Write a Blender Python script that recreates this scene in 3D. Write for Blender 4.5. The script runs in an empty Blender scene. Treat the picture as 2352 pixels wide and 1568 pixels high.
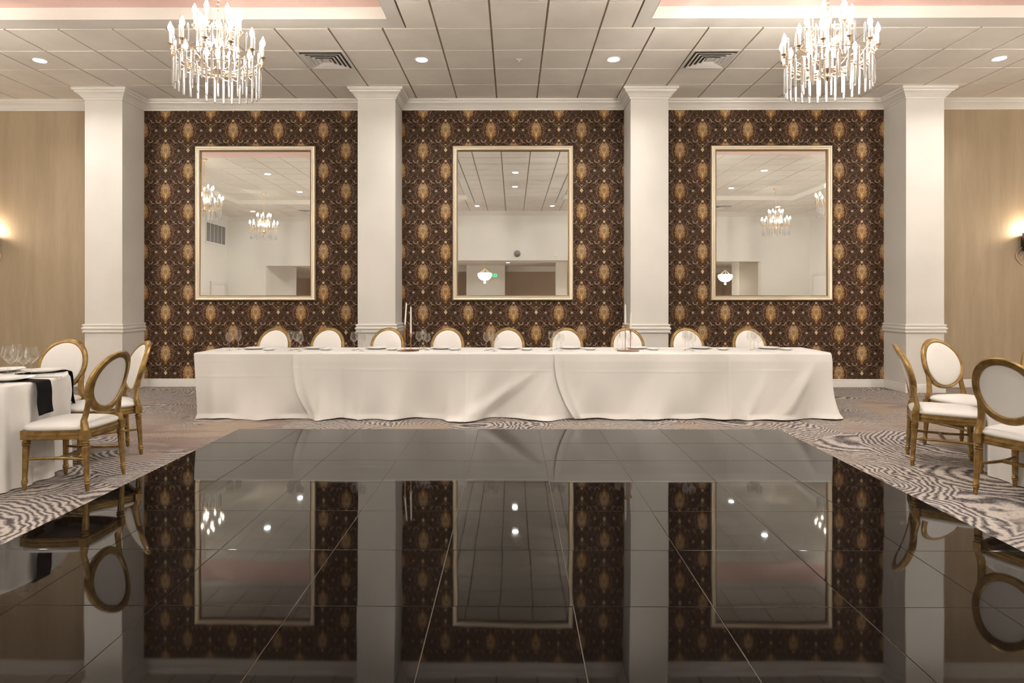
import bpy, math, random
from math import sin, cos, pi, sqrt, atan2, radians
from mathutils import Vector, Matrix
random.seed(7)
scene = bpy.context.scene
COL = scene.collection
CH = 1.40          # camera height
CZ = 4.38          # ceiling height
WY = 9.40          # patterned wall
XL, XR, YB = -9.85, 10.15, -2.3

# ------------------------------------------------------------------ mesh helper
class M:
    def __init__(s): s.v = []; s.f = []; s.mi = []; s.cur = 0
    def add(s, vs, fs):
        o = len(s.v); s.v += [tuple(p) for p in vs]
        for f in fs: s.f.append([i + o for i in f]); s.mi.append(s.cur)
    def box(s, x0, x1, y0, y1, z0, z1):
        s.add([(x0,y0,z0),(x1,y0,z0),(x1,y1,z0),(x0,y1,z0),(x0,y0,z1),(x1,y0,z1),(x1,y1,z1),(x0,y1,z1)],
              [(0,3,2,1),(4,5,6,7),(0,1,5,4),(1,2,6,5),(2,3,7,6),(3,0,4,7)])
    def quad(s, a, b, c, d): s.add([a,b,c,d], [(0,1,2,3)])
    def grid(s, rows, closed_u=False):
        n = len(rows[0]); m = len(rows); vs = [p for r in rows for p in r]; fs = []
        for i in range(m-1):
            for j in range(n if closed_u else n-1):
                k = (j+1) % n
                fs.append((i*n+j, i*n+k, (i+1)*n+k, (i+1)*n+j))
        s.add(vs, fs)
    def lathe(s, prof, n=24, at=(0,0,0), lean=None, flute=None, caps=True):
        rows = []
        for (r, z) in prof:
            ox = oy = 0
            if lean: ox, oy = lean(z)
            row = []
            for k in range(n):
                a = 2*pi*k/n; rr = r
                if flute and flute[0] < z < flute[1]: rr = r*(1 - .16*abs(sin(flute[2]*a/2)))
                row.append((at[0]+ox+rr*cos(a), at[1]+oy+rr*sin(a), at[2]+z))
            rows.append(row)
        o = len(s.v); s.grid(rows, True)
        if caps:
            s.f.append([o+k for k in range(n)][::-1]); s.mi.append(s.cur)
            s.f.append([o+(len(prof)-1)*n+k for k in range(n)]); s.mi.append(s.cur)
    def tube(s, pts, rad, n=8, closed=False, caps=True):
        pts = [Vector(p) for p in pts]; m = len(pts); rows = []
        prev = None
        for i, p in enumerate(pts):
            if closed: t = pts[(i+1) % m] - pts[i-1]
            else: t = pts[min(i+1, m-1)] - pts[max(i-1, 0)]
            t.normalize()
            if prev is None:
                u = Vector((0,0,1)) if abs(t.z) < .9 else Vector((1,0,0))
                u = (u - t*u.dot(t)).normalized()
            else: u = (prev - t*prev.dot(t)).normalized()
            prev = u; w = t.cross(u)
            r = rad(i/(m-1)) if callable(rad) else rad
            rows.append([p + (u*cos(2*pi*k/n) + w*sin(2*pi*k/n))*r for k in range(n)])
        if closed: rows.append(rows[0])
        o = len(s.v); s.grid(rows, True)
        if not closed and caps:
            s.f.append([o+k for k in range(n)][::-1]); s.mi.append(s.cur)
            s.f.append([o+(m-1)*n+k for k in range(n)]); s.mi.append(s.cur)
    def sweep(s, path, prof, closed=False):
        """profile (out, z) swept along an XY path; 'out' is to the right of the direction of travel"""
        P = [Vector(p) for p in path]; m = len(P); rows = []
        for i in range(m):
            d0 = (P[i]-P[i-1]).normalized() if (i > 0 or closed) else None
            d1 = (P[(i+1) % m]-P[i]).normalized() if (i < m-1 or closed) else None
            if d0 is None: d0 = d1
            if d1 is None: d1 = d0
            n0 = Vector((d0.y, -d0.x)); n1 = Vector((d1.y, -d1.x))
            b = (n0+n1).normalized(); k = 1/max(.2, b.dot(n0))
            rows.append([(P[i].x+b.x*k*o, P[i].y+b.y*k*o, z) for (o, z) in prof])
        if closed: rows.append(rows[0])
        s.grid(rows)
    def build(s, name, mat, parent=None, smooth=35, loc=None, rot=None, sol=None):
        me = bpy.data.meshes.new(name); me.from_pydata(s.v, [], s.f)
        mats = mat if isinstance(mat, (list, tuple)) else [mat]
        for m in mats: me.materials.append(m)
        for p, i in zip(me.polygons, s.mi): p.material_index = i
        import bmesh
        bm = bmesh.new(); bm.from_mesh(me); bmesh.ops.recalc_face_normals(bm, faces=bm.faces); bm.to_mesh(me); bm.free()
        if smooth:
            me.polygons.foreach_set('use_smooth', [True]*len(me.polygons))
            me.set_sharp_from_angle(angle=radians(smooth))
        me.update()
        o = bpy.data.objects.new(name, me); COL.objects.link(o)
        if parent: o.parent = parent
        if loc: o.location = loc
        if rot: o.rotation_euler = rot
        if sol:
            md = o.modifiers.new('thick', 'SOLIDIFY'); md.thickness = sol; md.offset = 0
        return o

def tag(o, label=None, cat=None, group=None, kind=None):
    if label: o['label'] = label
    if cat: o['category'] = cat
    if group: o['group'] = group
    if kind: o['kind'] = kind
    return o
def empty(name, loc=(0,0,0), rz=0):
    o = bpy.data.objects.new(name, None); COL.objects.link(o); o.location = loc; o.rotation_euler = (0,0,rz)
    o.empty_display_size = .1
    return o
def copy_tree(o, parent=None):
    c = o.copy(); COL.objects.link(c)
    if parent: c.parent = parent
    for ch in list(o.children): copy_tree(ch, c)
    return c
ORD = ['first','second','third','fourth','fifth','sixth','seventh','eighth','ninth','tenth','eleventh']

# ------------------------------------------------------------------ material helpers
class E:
    """tiny expression layer over Math nodes"""
    def __init__(s, t, x): s.t = t; s.x = x
    def _op(s, op, *a, clamp=False):
        n = s.t.nodes.new('ShaderNodeMath'); n.operation = op; n.use_clamp = clamp
        for i, q in enumerate((s,)+a):
            q = q.x if isinstance(q, E) else q
            if isinstance(q, (int, float)): n.inputs[i].default_value = q
            else: s.t.links.new(q, n.inputs[i])
        return E(s.t, n.outputs[0])
    def __add__(s, o): return s._op('ADD', o)
    __radd__ = __add__
    def __sub__(s, o): return s._op('SUBTRACT', o)
    def __rsub__(s, o): return E(s.t, o)._op('SUBTRACT', s)
    def __mul__(s, o): return s._op('MULTIPLY', o)
    __rmul__ = __mul__
    def __truediv__(s, o): return s._op('DIVIDE', o)
    def __neg__(s): return s*-1
    def abs(s): return s._op('ABSOLUTE')
    def frac(s): return s._op('FRACT')
    def floor(s): return s._op('FLOOR')
    def sin(s): return s._op('SINE')
    def cos(s): return s._op('COSINE')
    def sqrt(s): return s._op('SQRT')
    def min(s, o): return s._op('MINIMUM', o)
    def max(s, o): return s._op('MAXIMUM', o)
    def gt(s, o): return s._op('GREATER_THAN', o)
    def lt(s, o): return s._op('LESS_THAN', o)
    def clamp(s): return s._op('ADD', 0, clamp=True)
    def step(s, a, b):
        """0 at a, 1 at b, smooth"""
        n = s.t.nodes.new('ShaderNodeMapRange'); n.interpolation_type = 'SMOOTHSTEP'
        s.t.links.new(s.x, n.inputs[0])
        if a <= b:
            n.inputs[1].default_value = a; n.inputs[2].default_value = b
            return E(s.t, n.outputs[0])
        n.inputs[1].default_value = b; n.inputs[2].default_value = a
        n.inputs[3].default_value = 1; n.inputs[4].default_value = 0
        return E(s.t, n.outputs[0])

class Mat:
    def __init__(s, name):
        s.m = bpy.data.materials.new(name); s.m.use_nodes = True; s.t = s.m.node_tree
        s.t.nodes.clear(); s.out = s.t.nodes.new('ShaderNodeOutputMaterial')
    def principled(s, color=(.5,.5,.5), rough=.5, metal=0, **kw):
        b = s.t.nodes.new('ShaderNodeBsdfPrincipled'); s.b = b
        s.set('Base Color', color); s.set('Roughness', rough); s.set('Metallic', metal)
        for k, v in kw.items(): s.set(k.replace('_', ' '), v)
        s.t.links.new(b.outputs[0], s.out.inputs[0]); return s
    def set(s, k, v):
        i = s.b.inputs[k]
        if isinstance(v, E): s.t.links.new(v.x, i)
        elif isinstance(v, (int, float)): i.default_value = v
        elif isinstance(v, tuple): i.default_value = (*v, 1) if len(v) == 3 and i.type == 'RGBA' else v
        else: s.t.links.new(v, i)
    def coords(s, kind='Object'):
        tc = s.t.nodes.new('ShaderNodeTexCoord'); sp = s.t.nodes.new('ShaderNodeSeparateXYZ')
        s.t.links.new(tc.outputs[kind], sp.inputs[0]); s.co = tc.outputs[kind]
        return E(s.t, sp.outputs[0]), E(s.t, sp.outputs[1]), E(s.t, sp.outputs[2])
    def vec(s, x, y, z=0):
        n = s.t.nodes.new('ShaderNodeCombineXYZ')
        for i, q in enumerate((x, y, z)):
            if isinstance(q, E): s.t.links.new(q.x, n.inputs[i])
            else: n.inputs[i].default_value = q
        return n.outputs[0]
    def noise(s, vec, scale=5, detail=2, rough=.5, out=0, dist=0):
        n = s.t.nodes.new('ShaderNodeTexNoise'); n.inputs['Scale'].default_value = scale
        n.inputs['Detail'].default_value = detail; n.inputs['Roughness'].default_value = rough
        n.inputs['Distortion'].default_value = dist
        s.t.links.new(vec, n.inputs['Vector']); return E(s.t, n.outputs[out])
    def mix(s, fac, a, b):
        n = s.t.nodes.new('ShaderNodeMix'); n.data_type = 'RGBA'; n.clamp_factor = True
        if isinstance(fac, E): s.t.links.new(fac.x, n.inputs[0])
        else: n.inputs[0].default_value = fac
        for i, q in ((6, a), (7, b)):
            if isinstance(q, tuple): n.inputs[i].default_value = (*q, 1)
            else: s.t.links.new(q, n.inputs[i])
        return n.outputs[2]
    def bump(s, h, strength=.2, dist=.01):
        n = s.t.nodes.new('ShaderNodeBump'); n.inputs['Strength'].default_value = strength
        n.inputs['Distance'].default_value = dist; s.t.links.new(h.x, n.inputs['Height'])
        s.t.links.new(n.outputs[0], s.b.inputs['Normal'])
    def emit(s, color, strength):
        e = s.t.nodes.new('ShaderNodeEmission'); e.inputs[0].default_value = (*color, 1); e.inputs[1].default_value = strength
        s.t.links.new(e.outputs[0], s.out.inputs[0]); return s

def simple(name, color, rough=.5, metal=0, nz=0, nscale=8, bump=0, bscale=60, **kw):
    k = Mat(name).principled(color, rough, metal, **kw)
    if nz or bump: k.coords()
    if nz:
        n = k.noise(k.co, nscale, 3)
        c2 = tuple(max(0, c*(1-nz)) for c in color); c3 = tuple(min(1, c*(1+nz*.6)) for c in color)
        k.set('Base Color', k.mix(n.step(.3, .7), c2, c3))
    if bump: k.bump(k.noise(k.co, bscale, 3), bump, .002)
    return k.m

mWhite = simple('painted_white_plaster', (.705,.675,.63), .55, nz=.03, nscale=2, bump=.1, bscale=140)
mTrim = simple('white_trim_paint', (.755,.725,.68), .4)
mTile = simple('ceiling_tile', (.87,.82,.75), .9, nz=.03, nscale=3, bump=.25, bscale=220)
mTbar = simple('ceiling_grid_metal', (.36,.28,.205), .6)
mPink = simple('painted_pink_glow', (.83,.58,.52), .7, nz=.04, nscale=1.5)  # pink LED uplight on the tray recess, put into the base colour
mTray = simple('tray_tile', (.80,.76,.69), .9, nz=.02)
mOffwall = simple('pale_wall_paint', (.80,.785,.735), .7, nz=.02, nscale=1)
mTanwall = simple('far_room_wall_paint', (.66,.54,.43), .7, nz=.03, nscale=1)
mCloth = simple('white_tablecloth_fabric', (.76,.73,.695), .85, bump=.25, bscale=900, Sheen_Weight=.15)
mSeatfab = simple('cream_vinyl', (.74,.71,.68), .5, bump=.05, bscale=400)
mNapkin = simple('black_linen', (.009,.008,.009), .95, bump=.3, bscale=900, Specular_IOR_Level=.15)
mPlate = simple('white_china', (.80,.79,.77), .15)
mSteel = simple('cutlery_steel', (.62,.6,.58), .2, 1)
mBrass = simple('chandelier_brass', (.86,.69,.50), .3, 1)
mRose = simple('rose_gold_metal', (.52,.30,.19), .28, 1)
mWax = simple('ivory_wax', (.86,.80,.70), .45, Subsurface_Weight=.15)
mBlack = simple('black_metal', (.012,.010,.009), .45)
mFixture = simple('white_fixture_enamel', (.82,.80,.77), .4)
mDark = simple('dark_duct', (.09,.065,.045), .8)
mChamp = simple('champagne_gilt', (.78,.68,.53), .42, .65)
mChampIn = simple('bronze_gilt_inner', (.30,.19,.09), .4, .8)
mGreyv = simple('grey_louvre', (.20,.19,.18), .6)

# satin gold chair paint
k = Mat('gold_chair_paint').principled((.40,.235,.065), .36, .55)
k.coords(); n1 = k.noise(k.co, 22, 4)
k.set('Base Color', k.mix(n1.step(.3,.75), (.20,.118,.034), (.36,.228,.080)))
k.set('Roughness', n1*.2+.26); mGold = k.m

# mirror
mMirror = Mat('silvered_glass').principled((.94,.94,.925), .0, 1).m
# crystal
k = Mat('crystal').principled((1,1,1), .02, 0); k.set('Transmission Weight', .80); k.set('IOR', 1.5); mCrystal = k.m
# thin drinking glass: clear wall that reflects by Fresnel
k = Mat('wine_glass_clear'); t = k.t
tr = t.nodes.new('ShaderNodeBsdfTransparent'); tr.inputs[0].default_value = (.95,.95,.94,1)
gl = t.nodes.new('ShaderNodeBsdfGlossy'); gl.inputs['Roughness'].default_value = .03; gl.inputs[0].default_value = (1,1,1,1)
lw = t.nodes.new('ShaderNodeLayerWeight'); fr = (E(t, lw.outputs['Facing'])._op('POWER', 2.4)*.7+.09); 
mx = t.nodes.new('ShaderNodeMixShader')
t.links.new(fr.x, mx.inputs[0]); t.links.new(tr.outputs[0], mx.inputs[1]); t.links.new(gl.outputs[0], mx.inputs[2])
t.links.new(mx.outputs[0], k.out.inputs[0]); mGlass = k.m
mBulb = Mat('candle_bulb_glow').emit((1,.88,.70), 60).m
mLamp = Mat('downlight_glow').emit((.95,.97,1.0), 30).m
mShadeGlow = Mat('crystal_basin_glow').emit((1,.86,.66), 3.5).m
mWarmGlow = Mat('sconce_bulb_glow').emit((1,.80,.58), 30).m
mExit = Mat('exit_green_glow').emit((.05,.9,.35), 1.6).m
for mm in (mBulb, mLamp, mShadeGlow, mExit): mm.cycles.emission_sampling = 'NONE'

# beige vinyl wall covering: faint vertical streaks
k = Mat('beige_wallcovering').principled((.46,.35,.225), .6)
x, y, z = k.coords()
s1 = k.noise(k.vec(x*6, y*6, z*.5), 1.0, 3); s2 = k.noise(k.vec(x*90, y*90, z*3), 1.0, 3)
k.set('Base Color', k.mix((s1*.6+s2*.4).step(.35,.65), (.355,.272,.178), (.42,.328,.222)))
k.bump(s2, .15, .002); mBeige = k.m

# damask wallpaper
k = Mat('damask_wallpaper').principled((.03,.015,.01), .6, 0, Specular_IOR_Level=.12)
x, y, z = k.coords()
inb1 = x.lt(-2.0); inb3 = x.gt(2.0)
x0 = inb1*(-4.987) + inb3*2.900 + (1-inb1-inb3)*(-1.030)
PX, PZ = .6935, .621
u = (x - x0)/PX; v = (z - 3.927)/PZ
kc = (u*2+.5).floor(); du = u - kc*.5
par = (kc*.5).frac()*2
v1 = (v - par*.5 + .5).frac() - .5
v2 = (v - par*.5).frac() - .5
X = du.abs()*PX; Y = v1*PZ; Y2 = v2*PZ
ang = (v1*2*pi); per = k.vec(X*17, ang.cos()*1.75, ang.sin()*1.75)
nA = k.noise(per, 1.0, 3, .55); nB = k.noise(per, 2.6, 3, .6); nC = k.noise(per, 1.7, 1, .5, dist=.6)
wob = (nB-.5)*.016
def dist(ax, ay, YY): return ((X-ax)*(X-ax) + (YY-ay)*(YY-ay)).sqrt()
# scroll-work background: contour lines of the mirrored noise
nD = k.noise(per, 5.0, 2, .5)
lineA = (nA-.5).abs().step(.030, .012); lineB = (nC-.43).abs().step(.028, .010); lineC = (nC-.56).abs().step(.024, .008); lineD = (nD-.5).abs().step(.035,.012)
fleck = nB.step(.60, .70)
c = k.mix(nA.step(.35,.65), (.006,.0022,.0016), (.020,.008,.0025))
c = k.mix(lineB*.8, c, (.23,.135,.08)); c = k.mix(lineC*.75, c, (.19,.125,.105)); c = k.mix(lineA*.5, c, (.15,.085,.03))
c = k.mix(lineD*.16, c, (.16,.085,.045)); c = k.mix(fleck*.35, c, (.22,.13,.08))
X = X + (nC-.5)*.030; Y = Y + (nB-.5)*.022; Y2 = Y2 + (nB-.5)*.022
# halo and medallion
ry = Y.gt(0)*(.114) + (1-Y.gt(0))*.122
th = E(k.t, Y.x)._op('ARCTAN2', X)
e = ((X/.078)*(X/.078) + (Y/ry)*(Y/ry)).sqrt() + (th*9).sin()*.07 + (nB-.5)*.35
c = k.mix(e.step(1.9, .95)*.35, c, (.085,.035,.010))
medc = k.mix(Y.step(.03,-.10), (.42,.295,.17), (.35,.205,.085))
medc = k.mix(k.noise(k.vec(x*.9, 0, z*.9), 1.0, 1).step(.45,.62)*.45, medc, (.38,.19,.06))
rings = (e*19+Y*20).sin().step(.25, .8)
petal = ((th*7).cos()*1.0 + (nB-.5)*2).step(.1, .9)
c = k.mix(e.step(1.08,.94)*.95, c, k.mix((rings*.35+petal*.25+lineD*.8+lineA*.5).clamp()*.85, medc, (.13,.065,.022)))
ell = ((X/.034)*(X/.034) + ((Y-.012)/.052)*((Y-.012)/.052)).sqrt()
c = k.mix((ell-1).abs().step(.26,.12)*.55, c, (.56,.40,.22))
c = k.mix(((X/.014)*(X/.014)+((Y+.075)/.03)*((Y+.075)/.03)).step(1.2,.8)*.8, c, (.60,.42,.22))
# cap above, leaf tail below
c = k.mix(((X/.020)*(X/.020)+((Y-.150)/.017)*((Y-.150)/.017)).step(1.2,.7), c, (.50,.37,.27))
c = k.mix(((X-.018-(Y-.125)*-.5).abs().step(.006,.003)*(Y-.125).abs().step(.022,.016))*.7, c, (.42,.30,.20))
c = k.mix(((X/.012)*(X/.012)+((Y+.150)/.018)*((Y+.150)/.018)).step(1.2,.7)*.7, c, (.34,.20,.10))
# heart, antlers, rosettes, hooks
hh = ((X/.021)*(X/.021)+(Y2/.030)*(Y2/.030)).sqrt() + (Y2*-14)*.3
c = k.mix(hh.step(1.15,.85), c, (.52,.40,.27))
c = k.mix((X-(Y2-.045)*1.3).abs().step(.007,.003)*(Y2-.070).abs().step(.030,.024)*.8, c, (.44,.34,.20))
c = k.mix(dist(0,.092,Y2).step(.011,.006)*.8, c, (.50,.38,.26))
ro = dist(.146, .0, Y2) + wob*.3
c = k.mix(ro.step(.019,.014), c, k.mix(ro.step(.009,.005), (.30,.235,.22), (.46,.38,.35)))
ro2 = dist(.085,-.085,Y2)+wob*.3
c = k.mix(ro2.step(.012,.008)*.8, c, (.24,.17,.16))
def arc(ax, ay, YY, r, w, side, amt, colr):
    global c
    d = (dist(ax, ay, YY) + wob*1.2 - r).abs().step(w, w*.4)
    c = k.mix(d*side*(amt*.95)*(nD.step(.25,.5)), c, colr)
arc(.112, .160, Y2, .034, .008, (Y2-.165).lt(0), .85, (.42,.32,.24))
arc(.160,-.150, Y2, .036, .008, (Y2+.145).lt(0), .8, (.42,.30,.22))
arc(.0, -.01, Y, .118, .007, Y.abs().lt(.085), .75, (.30,.16,.10))
arc(.165, .075, Y, .050, .006, X.lt(.16), .6, (.26,.17,.13))
arc(.060, -.165, Y2, .050, .006, X.gt(.03), .6, (.28,.20,.15))
arc(.120, -.075, Y, .040, .005, X.gt(.09), .6, (.24,.17,.14))
k.set('Base Color', c); k.bump(nB, .1, .001); mPaper = k.m

# carpet
k = Mat('swirl_carpet').principled((.3,.25,.22), .95)
x, y, z = k.coords()
base = k.vec(x, y, 0)
w1 = k.noise(base, .55, 2); w2 = k.noise(base, 2.6, 3); w3 = k.noise(base, 14, 3); w4 = k.noise(base, 48, 2)
vo = k.t.nodes.new('ShaderNodeTexVoronoi'); vo.feature = 'F1'; vo.inputs['Scale'].default_value = .62
pass
wx = x + (w2-.5)*.35; wy = y*1.35 + (w1-.5)*1.0
k.t.links.new(k.vec(wx, wy, 0), vo.inputs['Vector']); d = E(k.t, vo.outputs['Distance'])
ph = d*235 + (w2-.5)*9 + (w3-.5)*3.6
wave = ph.sin()*.80 + (w3-.5)*1.2 + (w4-.5)*1.9
lt = wave.step(.10,.36); dk = wave.step(-.42,-.66)
bandw = k.noise(k.vec(x+3.1, y*1.2, 2.0), .75, 3)
amt = bandw.step(.43,.53)
plain = k.mix(k.noise(k.vec(x*.7, y*2.2, 5), 1.1, 3).step(.35,.65), (.205,.150,.130), (.285,.235,.210))
tan = k.noise(k.vec(x*.8+7, y*2.4, 9), 1.0, 3)
plain = k.mix(tan.step(.52,.57), plain, (.315,.24,.18))
plain = k.mix(k.noise(k.vec(x*.9-4, y*2.6, 3), 1.1, 3).step(.60,.66), plain, (.25,.145,.125))
greyb = k.mix(k.noise(base, .9, 2).step(.4,.6), (.20,.185,.19), (.235,.20,.18))
c = k.mix(amt, plain, greyb)
c = k.mix(lt*(amt*.9+.10), c, (.47,.415,.37)); c = k.mix(dk*(amt*.95), c, (.040,.028,.028))
c = k.mix((w4-.5).abs().step(.02,.12)*.25, c, (.13,.10,.09))
k.set('Base Color', c); k.bump(w4*.6+wave*.4, .5, .006); mCarpet = k.m

# dance floor tiles
k = Mat('black_gloss_tile').principled((.006,.0045,.004), .045, 0); k.set('IOR', 1.52)
x, y, z = k.coords()
nn = k.noise(k.vec(x, y, 0), 1.3, 1); n2 = k.noise(k.vec(x*7, y*7, 0), 1.0, 3)
k.set('Roughness', n2*.025+.018)
k.bump(nn, .13, .01); mBlackTile = k.m
mGrout = simple('grout', (.20,.165,.135), .8)

# ------------------------------------------------------------------ setting
m = M(); m.quad((XL,-11.2,0),(XR,-11.2,0),(XR,WY,0),(XL,WY,0))
tag(m.build('floor', mCarpet, smooth=0), 'patterned carpet of swirling grey and cream lines with rose and tan patches', 'carpet', kind='structure')

# back wall: beige sides, damask bays
m = M()
PC = [-5.935, -1.972, 1.972, 5.935]; PW = .2725; PF = 8.87
def wq(xa, xb): m.quad((xa,WY,0),(xb,WY,0),(xb,WY,CZ),(xa,WY,CZ))
m.cur = 0; wq(XL, PC[0]); wq(PC[3], XR)
m.cur = 1
for a in range(3): wq(PC[a], PC[a+1])
m.cur = 0; m.box(XL, XR, WY+.02, WY+.15, 0, CZ)
tag(m.build('wall_back', [mBeige, mPaper], smooth=0), 'far wall with three bays of dark damask wallpaper and beige ends', 'wall', kind='structure')
for nm, xa in (('wall_left', XL), ('wall_right', XR)):
    m = M(); sx = -1 if xa < 0 else 1
    m.box(min(xa, xa+sx*.15), max(xa, xa+sx*.15), YB-.2, WY+.15, 0, CZ)
    tag(m.build(nm, mOffwall, smooth=0), 'pale side wall of the hall at the ' + ('left' if sx < 0 else 'right'), 'wall', kind='structure')
# wall behind the camera, with its wide opening
m = M(); OX0, OX1, OZ = -8.48, 8.50, 2.70
m.box(XL, OX0, YB-.25, YB, 0, CZ); m.box(OX1, XR, YB-.25, YB, 0, CZ); m.box(OX0, OX1, YB-.25, YB, OZ, CZ+.3)
tag(m.build('wall_front', mOffwall, smooth=0), 'pale wall facing the mirrors with a wide low opening', 'wall', kind='structure')

# baseboards and crown
BB = [(0,0),(.016,0),(.016,.085),(.012,.10),(.014,.112),(.006,.122),(0,.122)]
CR = [(0,-.150),(.014,-.150),(.016,-.128),(.028,-.120),(.040,-.100),(.062,-.075),(.092,-.058),(.096,-.038),(.112,-.034),(.122,-.016),(.122,0)]
crown = [(o, CZ+zz) for o, zz in CR]
def seg(name, xa, xb, prof, label, cat):
    m = M(); m.sweep([(xa,WY),(xb,WY)], prof)
    return tag(m.build(name, mTrim, smooth=25), label, cat, kind='structure')
edges = [(XL, PC[0]-PW)] + [(PC[i]+PW, PC[i+1]-PW) for i in range(3)] + [(PC[3]+PW, XR)]
where = ['under the beige wall at far left','under the left damask bay','under the middle damask bay','under the right damask bay','under the beige wall at far right']
for i, (a, b) in enumerate(edges):
    seg('baseboard_back', a, b, BB, 'white baseboard '+where[i], 'baseboard')
    seg('trim_%d' % (i+1), a, b, crown, 'white crown moulding above '+where[i][6:], 'crown moulding')
for sx, xa, nm in ((1, XL, 'left'), (-1, XR, 'right')):
    m = M(); pts = [(xa,YB),(xa,WY)]
    m.sweep(pts if sx > 0 else pts[::-1], crown)
    tag(m.build('trim_%d' % (6 if sx > 0 else 7), mTrim, smooth=25), 'white crown moulding along the %s side wall' % nm, 'crown moulding', kind='structure')
m = M(); m.sweep([(XR,YB),(XL,YB)], crown)
tag(m.build('trim_8', mTrim, smooth=25), 'white crown moulding above the wide opening', 'crown moulding', kind='structure')

# pillars
RAIL = [(0,-.004),(.020,0),(.026,.010),(.026,.026),(.016,.034),(.016,.040),(.030,.050),(.034,.066),(.028,.078),(.014,.084),(.014,.092),(.024,.102),(.026,.114),(.020,.124),(0,.126)]
plab = ['white square pillar at far left beside the beige wall','white square pillar between the left and middle wallpaper bays',
        'white square pillar between the middle and right wallpaper bays','white square pillar at far right beside the beige wall']
for i, cx in enumerate(PC):
    m = M(); m.box(cx-PW, cx+PW, PF, WY+.02, 0, CZ)
    p = tag(m.build('pillar', mWhite, smooth=0), plab[i], 'pillar', 'white pillars along the damask wall', 'structure')
    path = [(cx-PW,WY),(cx-PW,PF),(cx+PW,PF),(cx+PW,WY)]
    for nm, prof in (('capital', crown), ('chair_rail', [(o, .858+zz) for o, zz in RAIL]), ('baseboard', BB)):
        q = M(); q.sweep(path[::-1], [(-o, zz) for o, zz in prof]); q.build(nm, mTrim, p, 25)

# ceiling
GX, GW, GY, GD = -.243, .607, 7.462, .61
trays = [(-8.30,-1.36,.27,6.607), (1.495,8.43,.27,6.607)]
BW = .165
m = M(); m.cur = 0
def clip_cells(x0,x1,y0,y1,holes,z,gap=.011,th=.012):
    xs = [x0]; i = math.floor((x0-GX)/GW)+1
    while GX+i*GW < x1-1e-6: xs.append(GX+i*GW); i += 1
    xs.append(x1)
    ys = [y0]; i = math.floor((y0-GY)/GD)+1
    while GY+i*GD < y1-1e-6: ys.append(GY+i*GD); i += 1
    ys.append(y1)
    for a in range(len(xs)-1):
        for b in range(len(ys)-1):
            rects = [(xs[a],xs[a+1],ys[b],ys[b+1])]
            for h in holes:
                nr = []
                for r in rects:
                    if r[1] <= h[0] or r[0] >= h[1] or r[3] <= h[2] or r[2] >= h[3]: nr.append(r); continue
                    if r[0] < h[0]: nr.append((r[0],h[0],r[2],r[3]))
                    if r[1] > h[1]: nr.append((h[1],r[1],r[2],r[3]))
                    lo, hi = max(r[0],h[0]), min(r[1],h[1])
                    if r[2] < h[2]: nr.append((lo,hi,r[2],h[2]))
                    if r[3] > h[3]: nr.append((lo,hi,h[3],r[3]))
                rects = nr
            for r in rects:
                if r[1]-r[0] > .04 and r[3]-r[2] > .04:
                    m.box(r[0]+gap, r[1]-gap, r[2]+gap, r[3]-gap, z, z+th)
holes = [(t0-BW, t1+BW, t2-BW, 6.8515) for t0,t1,t2,t3 in trays]
clip_cells(XL, XR, YB, WY, holes, CZ)
m.cur = 1
# grid metal above the tiles, with the tray openings left out
def plane_holes(z, x0,x1,y0,y1, hs):
    cx = sorted({x0,x1,*[h[0] for h in hs],*[h[1] for h in hs]}); cy = sorted({y0,y1,*[h[2] for h in hs],*[h[3] for h in hs]})
    for a in range(len(cx)-1):
        for b in range(len(cy)-1):
            mx, my = (cx[a]+cx[a+1])/2, (cy[b]+cy[b+1])/2
            if any(h[0] < mx < h[1] and h[2] < my < h[3] for h in hs): continue
            m.quad((cx[a],cy[b],z),(cx[a+1],cy[b],z),(cx[a+1],cy[b+1],z),(cx[a],cy[b+1],z))
plane_holes(CZ+.0105, XL,XR,YB,WY, trays)
tag(m.build('ceiling', [mTile, mTbar], smooth=0), 'cream suspended ceiling of square panels in a metal grid', 'ceiling', kind='structure')
RISE = .125
for i, (a,b,c0,d0) in enumerate(trays):
    side = 'left' if i == 0 else 'right'
    m = M()
    # flat border and riser of the tray
    fr_ = [(-BW+.008,CZ),(-.004,CZ),(0,CZ-.004),(.0,CZ+RISE)]
    m.sweep([(a,c0),(a,d0),(b,d0),(b,c0)], fr_, closed=True); m.box(a-BW+.008, b+BW-.008, d0+BW-.02, 6.841, CZ+.0005, CZ+.006)
    tag(m.build('trim_%d' % (9+i), mTrim, smooth=0), 'white border and step of the recessed ceiling tray at %s' % side, 'ceiling tray edge', kind='structure')
    m = M(); yp = 5.45
    m.cur = 0; clip_cells(a, b, c0, yp, [], CZ+RISE, .008, .010)
    m.cur = 1; m.quad((a,c0,CZ+RISE+.0095),(b,c0,CZ+RISE+.0095),(b,yp,CZ+RISE+.0095),(a,yp,CZ+RISE+.0095))
    m.cur = 2; m.box(a-.05, b+.05, yp, d0+.05, CZ+RISE, CZ+RISE+.02)  # uplight glow painted as an even pink band
    tag(m.build('ceiling', [mTray, mTbar, mPink], smooth=0), 'recessed tray ceiling at %s with pink glow painted as an end band' % side, 'ceiling', kind='structure')

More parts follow.
